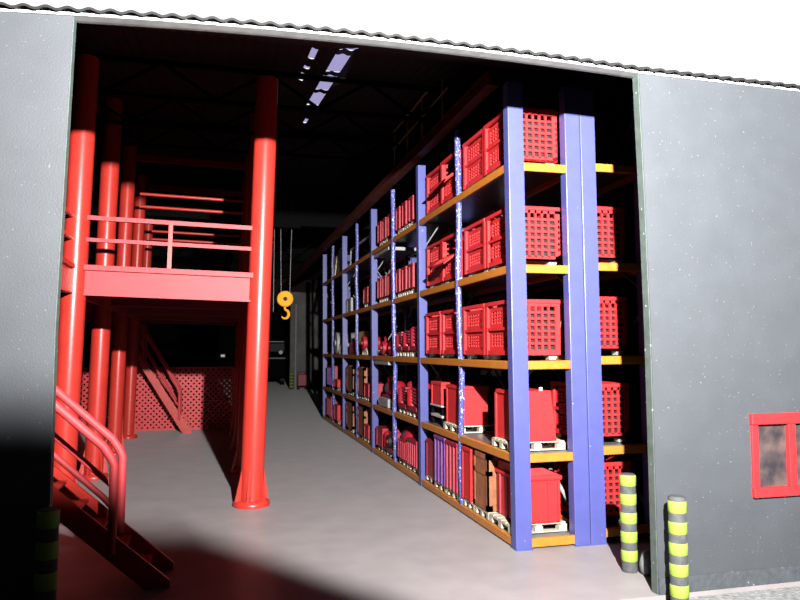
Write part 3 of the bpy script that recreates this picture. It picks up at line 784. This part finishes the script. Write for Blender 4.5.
# ------------------------------------------------------------------ far end
o = MB().tube([(0, 0, 0), (0, 0, 6.9)], .09, 10).build('drain_pipe', M['lgrey']); o.location = (5.85, 56.62, 0)
tag(o, 'pale vertical pipe on the grey rear wall corner', 'pipe')
t = thing('hand_cart', 'small red hand cart standing at the foot of the rear grey wall', 'cart', (6.35, 56.2, 0))
MB().bbox(-.36, .36, -.3, .3, .28, 1.2, .04).build('body', M['deep'], t)
MB().tube([(-.3, .25, 1.1), (-.3, .3, 1.4), (.3, .3, 1.4), (.3, .25, 1.1)], .03, 8).build('handle', M['dred'], t)
for x in (-.3, .3):
    for y in (-.22, .22): MB().disc((x, y, .15), (1, 0, 0), .15, .1, 14).build('wheel', M['black'], t)
MB().box(-.34, .34, -.26, .26, .22, .3).build('chassis', M['dark'], t)
t = thing('truck', 'dark truck front with two pale headlamps in the rear doorway', 'truck', (4.5, 63, 0))
MB().bbox(-1.15, 1.15, 0, 4.5, .6, 4.1, .12).build('cab', M['dark'], t)
MB().bbox(-1.0, 1.0, -.03, .02, 3.0, 3.75, .02).build('windscreen', M['black'], t)
MB().bbox(-.95, .95, -.08, .0, 3.85, 3.95, .02).build('sun_visor', M['lgrey'], t)
MB().bbox(-1.1, 1.1, -.2, .05, 2.35, 2.5, .03).build('bumper', M['grey'], t)
for x in (-.68, .68): MB().disc((x, -.04, 2.95), (0, 1, 0), .17, .1, 16).build('headlamp', M['lamp'], t)
for x in (-.9, .9):
    for y in (.9, 3.6): MB().disc((x, y, .5), (1, 0, 0), .5, .35, 18).build('wheel', M['black'], t)
t = thing('bulkhead_lamp', 'small pale bulkhead lamp low on the dark rear wall left of the doorway', 'lamp', (.17, 79.5, 2.5))
MB().bbox(-.3, .3, -.1, .1, -.2, .22, .03).build('housing', M['grey'], t)
MB().bbox(-.24, .24, -.2, -.08, -.15, .17, .05).build('lens', M['lamp'], t)

# ------------------------------------------------------------------ light
ld = bpy.data.lights.new('camera_flash', 'POINT'); ld.shadow_soft_size = .09; ld.energy = 1.0; ld.color = (1, .985, .97)
ld.use_nodes = True                      # lens-barrel shadow at the lower left is shaped into the beam
nt = ld.node_tree; em = nt.nodes['Emission']
ge = nt.nodes.new('ShaderNodeNewGeometry')
def mnode(op, a, b=None, c=None):
    m = nt.nodes.new('ShaderNodeMath'); m.operation = op
    for k, x in enumerate((a, b, c)):
        if x is None: continue
        if isinstance(x, (int, float)): m.inputs[k].default_value = x
        else: nt.links.new(x, m.inputs[k])
    return m.outputs[0]
dt = nt.nodes.new('ShaderNodeVectorMath'); dt.operation = 'DOT_PRODUCT'
nt.links.new(ge.outputs['Incoming'], dt.inputs[0]); dt.inputs[1].default_value = (.28, .50, .24)
grad = mnode('MAXIMUM', mnode('ADD', dt.outputs['Value'], .08), 0)
sp = nt.nodes.new('ShaderNodeSeparateXYZ'); nt.links.new(ge.outputs['Incoming'], sp.inputs[0])
yy_ = mnode('MAXIMUM', sp.outputs['Y'], .02)
ww_ = mnode('MAXIMUM', mnode('ADD', mnode('DIVIDE', sp.outputs['X'], yy_), .462), 0)
ss_ = mnode('ADD', mnode('ADD', mnode('DIVIDE', sp.outputs['Z'], yy_), .451), mnode('ADD', mnode('MULTIPLY', ww_, .12), mnode('MULTIPLY', mnode('MAXIMUM', mnode('SUBTRACT', ww_, .285), 0), .9)))
mr = nt.nodes.new('ShaderNodeMapRange'); mr.interpolation_type = 'SMOOTHSTEP'; mr.inputs['From Min'].default_value = -.052; mr.inputs['From Max'].default_value = .075
nt.links.new(ss_, mr.inputs['Value'])
mm = nt.nodes.new('ShaderNodeMath'); mm.operation = 'MULTIPLY'; nt.links.new(mr.outputs[0], mm.inputs[0]); nt.links.new(grad, mm.inputs[1])
m3 = nt.nodes.new('ShaderNodeMath'); m3.operation = 'MULTIPLY'; nt.links.new(mm.outputs[0], m3.inputs[0]); m3.inputs[1].default_value = 95600.
nt.links.new(m3.outputs[0], em.inputs['Strength'])
lo = bpy.data.objects.new('camera_flash', ld); COL.objects.link(lo); lo.location = (1.75, 0, 6.22)

wd = bpy.data.worlds.new('world'); SC.world = wd; wd.use_nodes = True
nt = wd.node_tree; bg = nt.nodes['Background']
tc = nt.nodes.new('ShaderNodeTexCoord'); sx = nt.nodes.new('ShaderNodeSeparateXYZ'); nt.links.new(tc.outputs['Generated'], sx.inputs[0])
def ramp(inp, a, b):
    m = nt.nodes.new('ShaderNodeMapRange'); m.interpolation_type = 'SMOOTHSTEP'
    m.inputs['From Min'].default_value = a; m.inputs['From Max'].default_value = b; nt.links.new(inp, m.inputs['Value']); return m.outputs[0]
m1 = nt.nodes.new('ShaderNodeMath'); m1.operation = 'MULTIPLY'
nt.links.new(ramp(sx.outputs['Y'], .0, .35), m1.inputs[0]); nt.links.new(ramp(sx.outputs['Z'], .80, .62), m1.inputs[1])
m2 = nt.nodes.new('ShaderNodeMath'); m2.operation = 'MULTIPLY_ADD'; m2.inputs[1].default_value = 1.25; m2.inputs[2].default_value = .012
nt.links.new(m1.outputs[0], m2.inputs[0]); nt.links.new(m2.outputs[0], bg.inputs['Strength'])
bg.inputs['Color'].default_value = (1, .998, .985, 1)

# ------------------------------------------------------------------ camera
cd = bpy.data.cameras.new('camera'); cd.sensor_width = 36; cd.lens = 690/800*36; cd.clip_end = 300
co = bpy.data.objects.new('camera', cd); COL.objects.link(co); co.location = (0, 0, 3.192)
co.rotation_euler = Vector((.24937, .96575, .07174)).to_track_quat('-Z', 'Y').to_euler()
SC.camera = co
SC.view_settings.view_transform = 'Standard'; SC.view_settings.look = 'None'; SC.view_settings.gamma = 1
SC.view_settings.exposure = 0; SC.view_settings.use_curve_mapping = False
SC.cycles.max_bounces = 6; SC.cycles.diffuse_bounces = 3
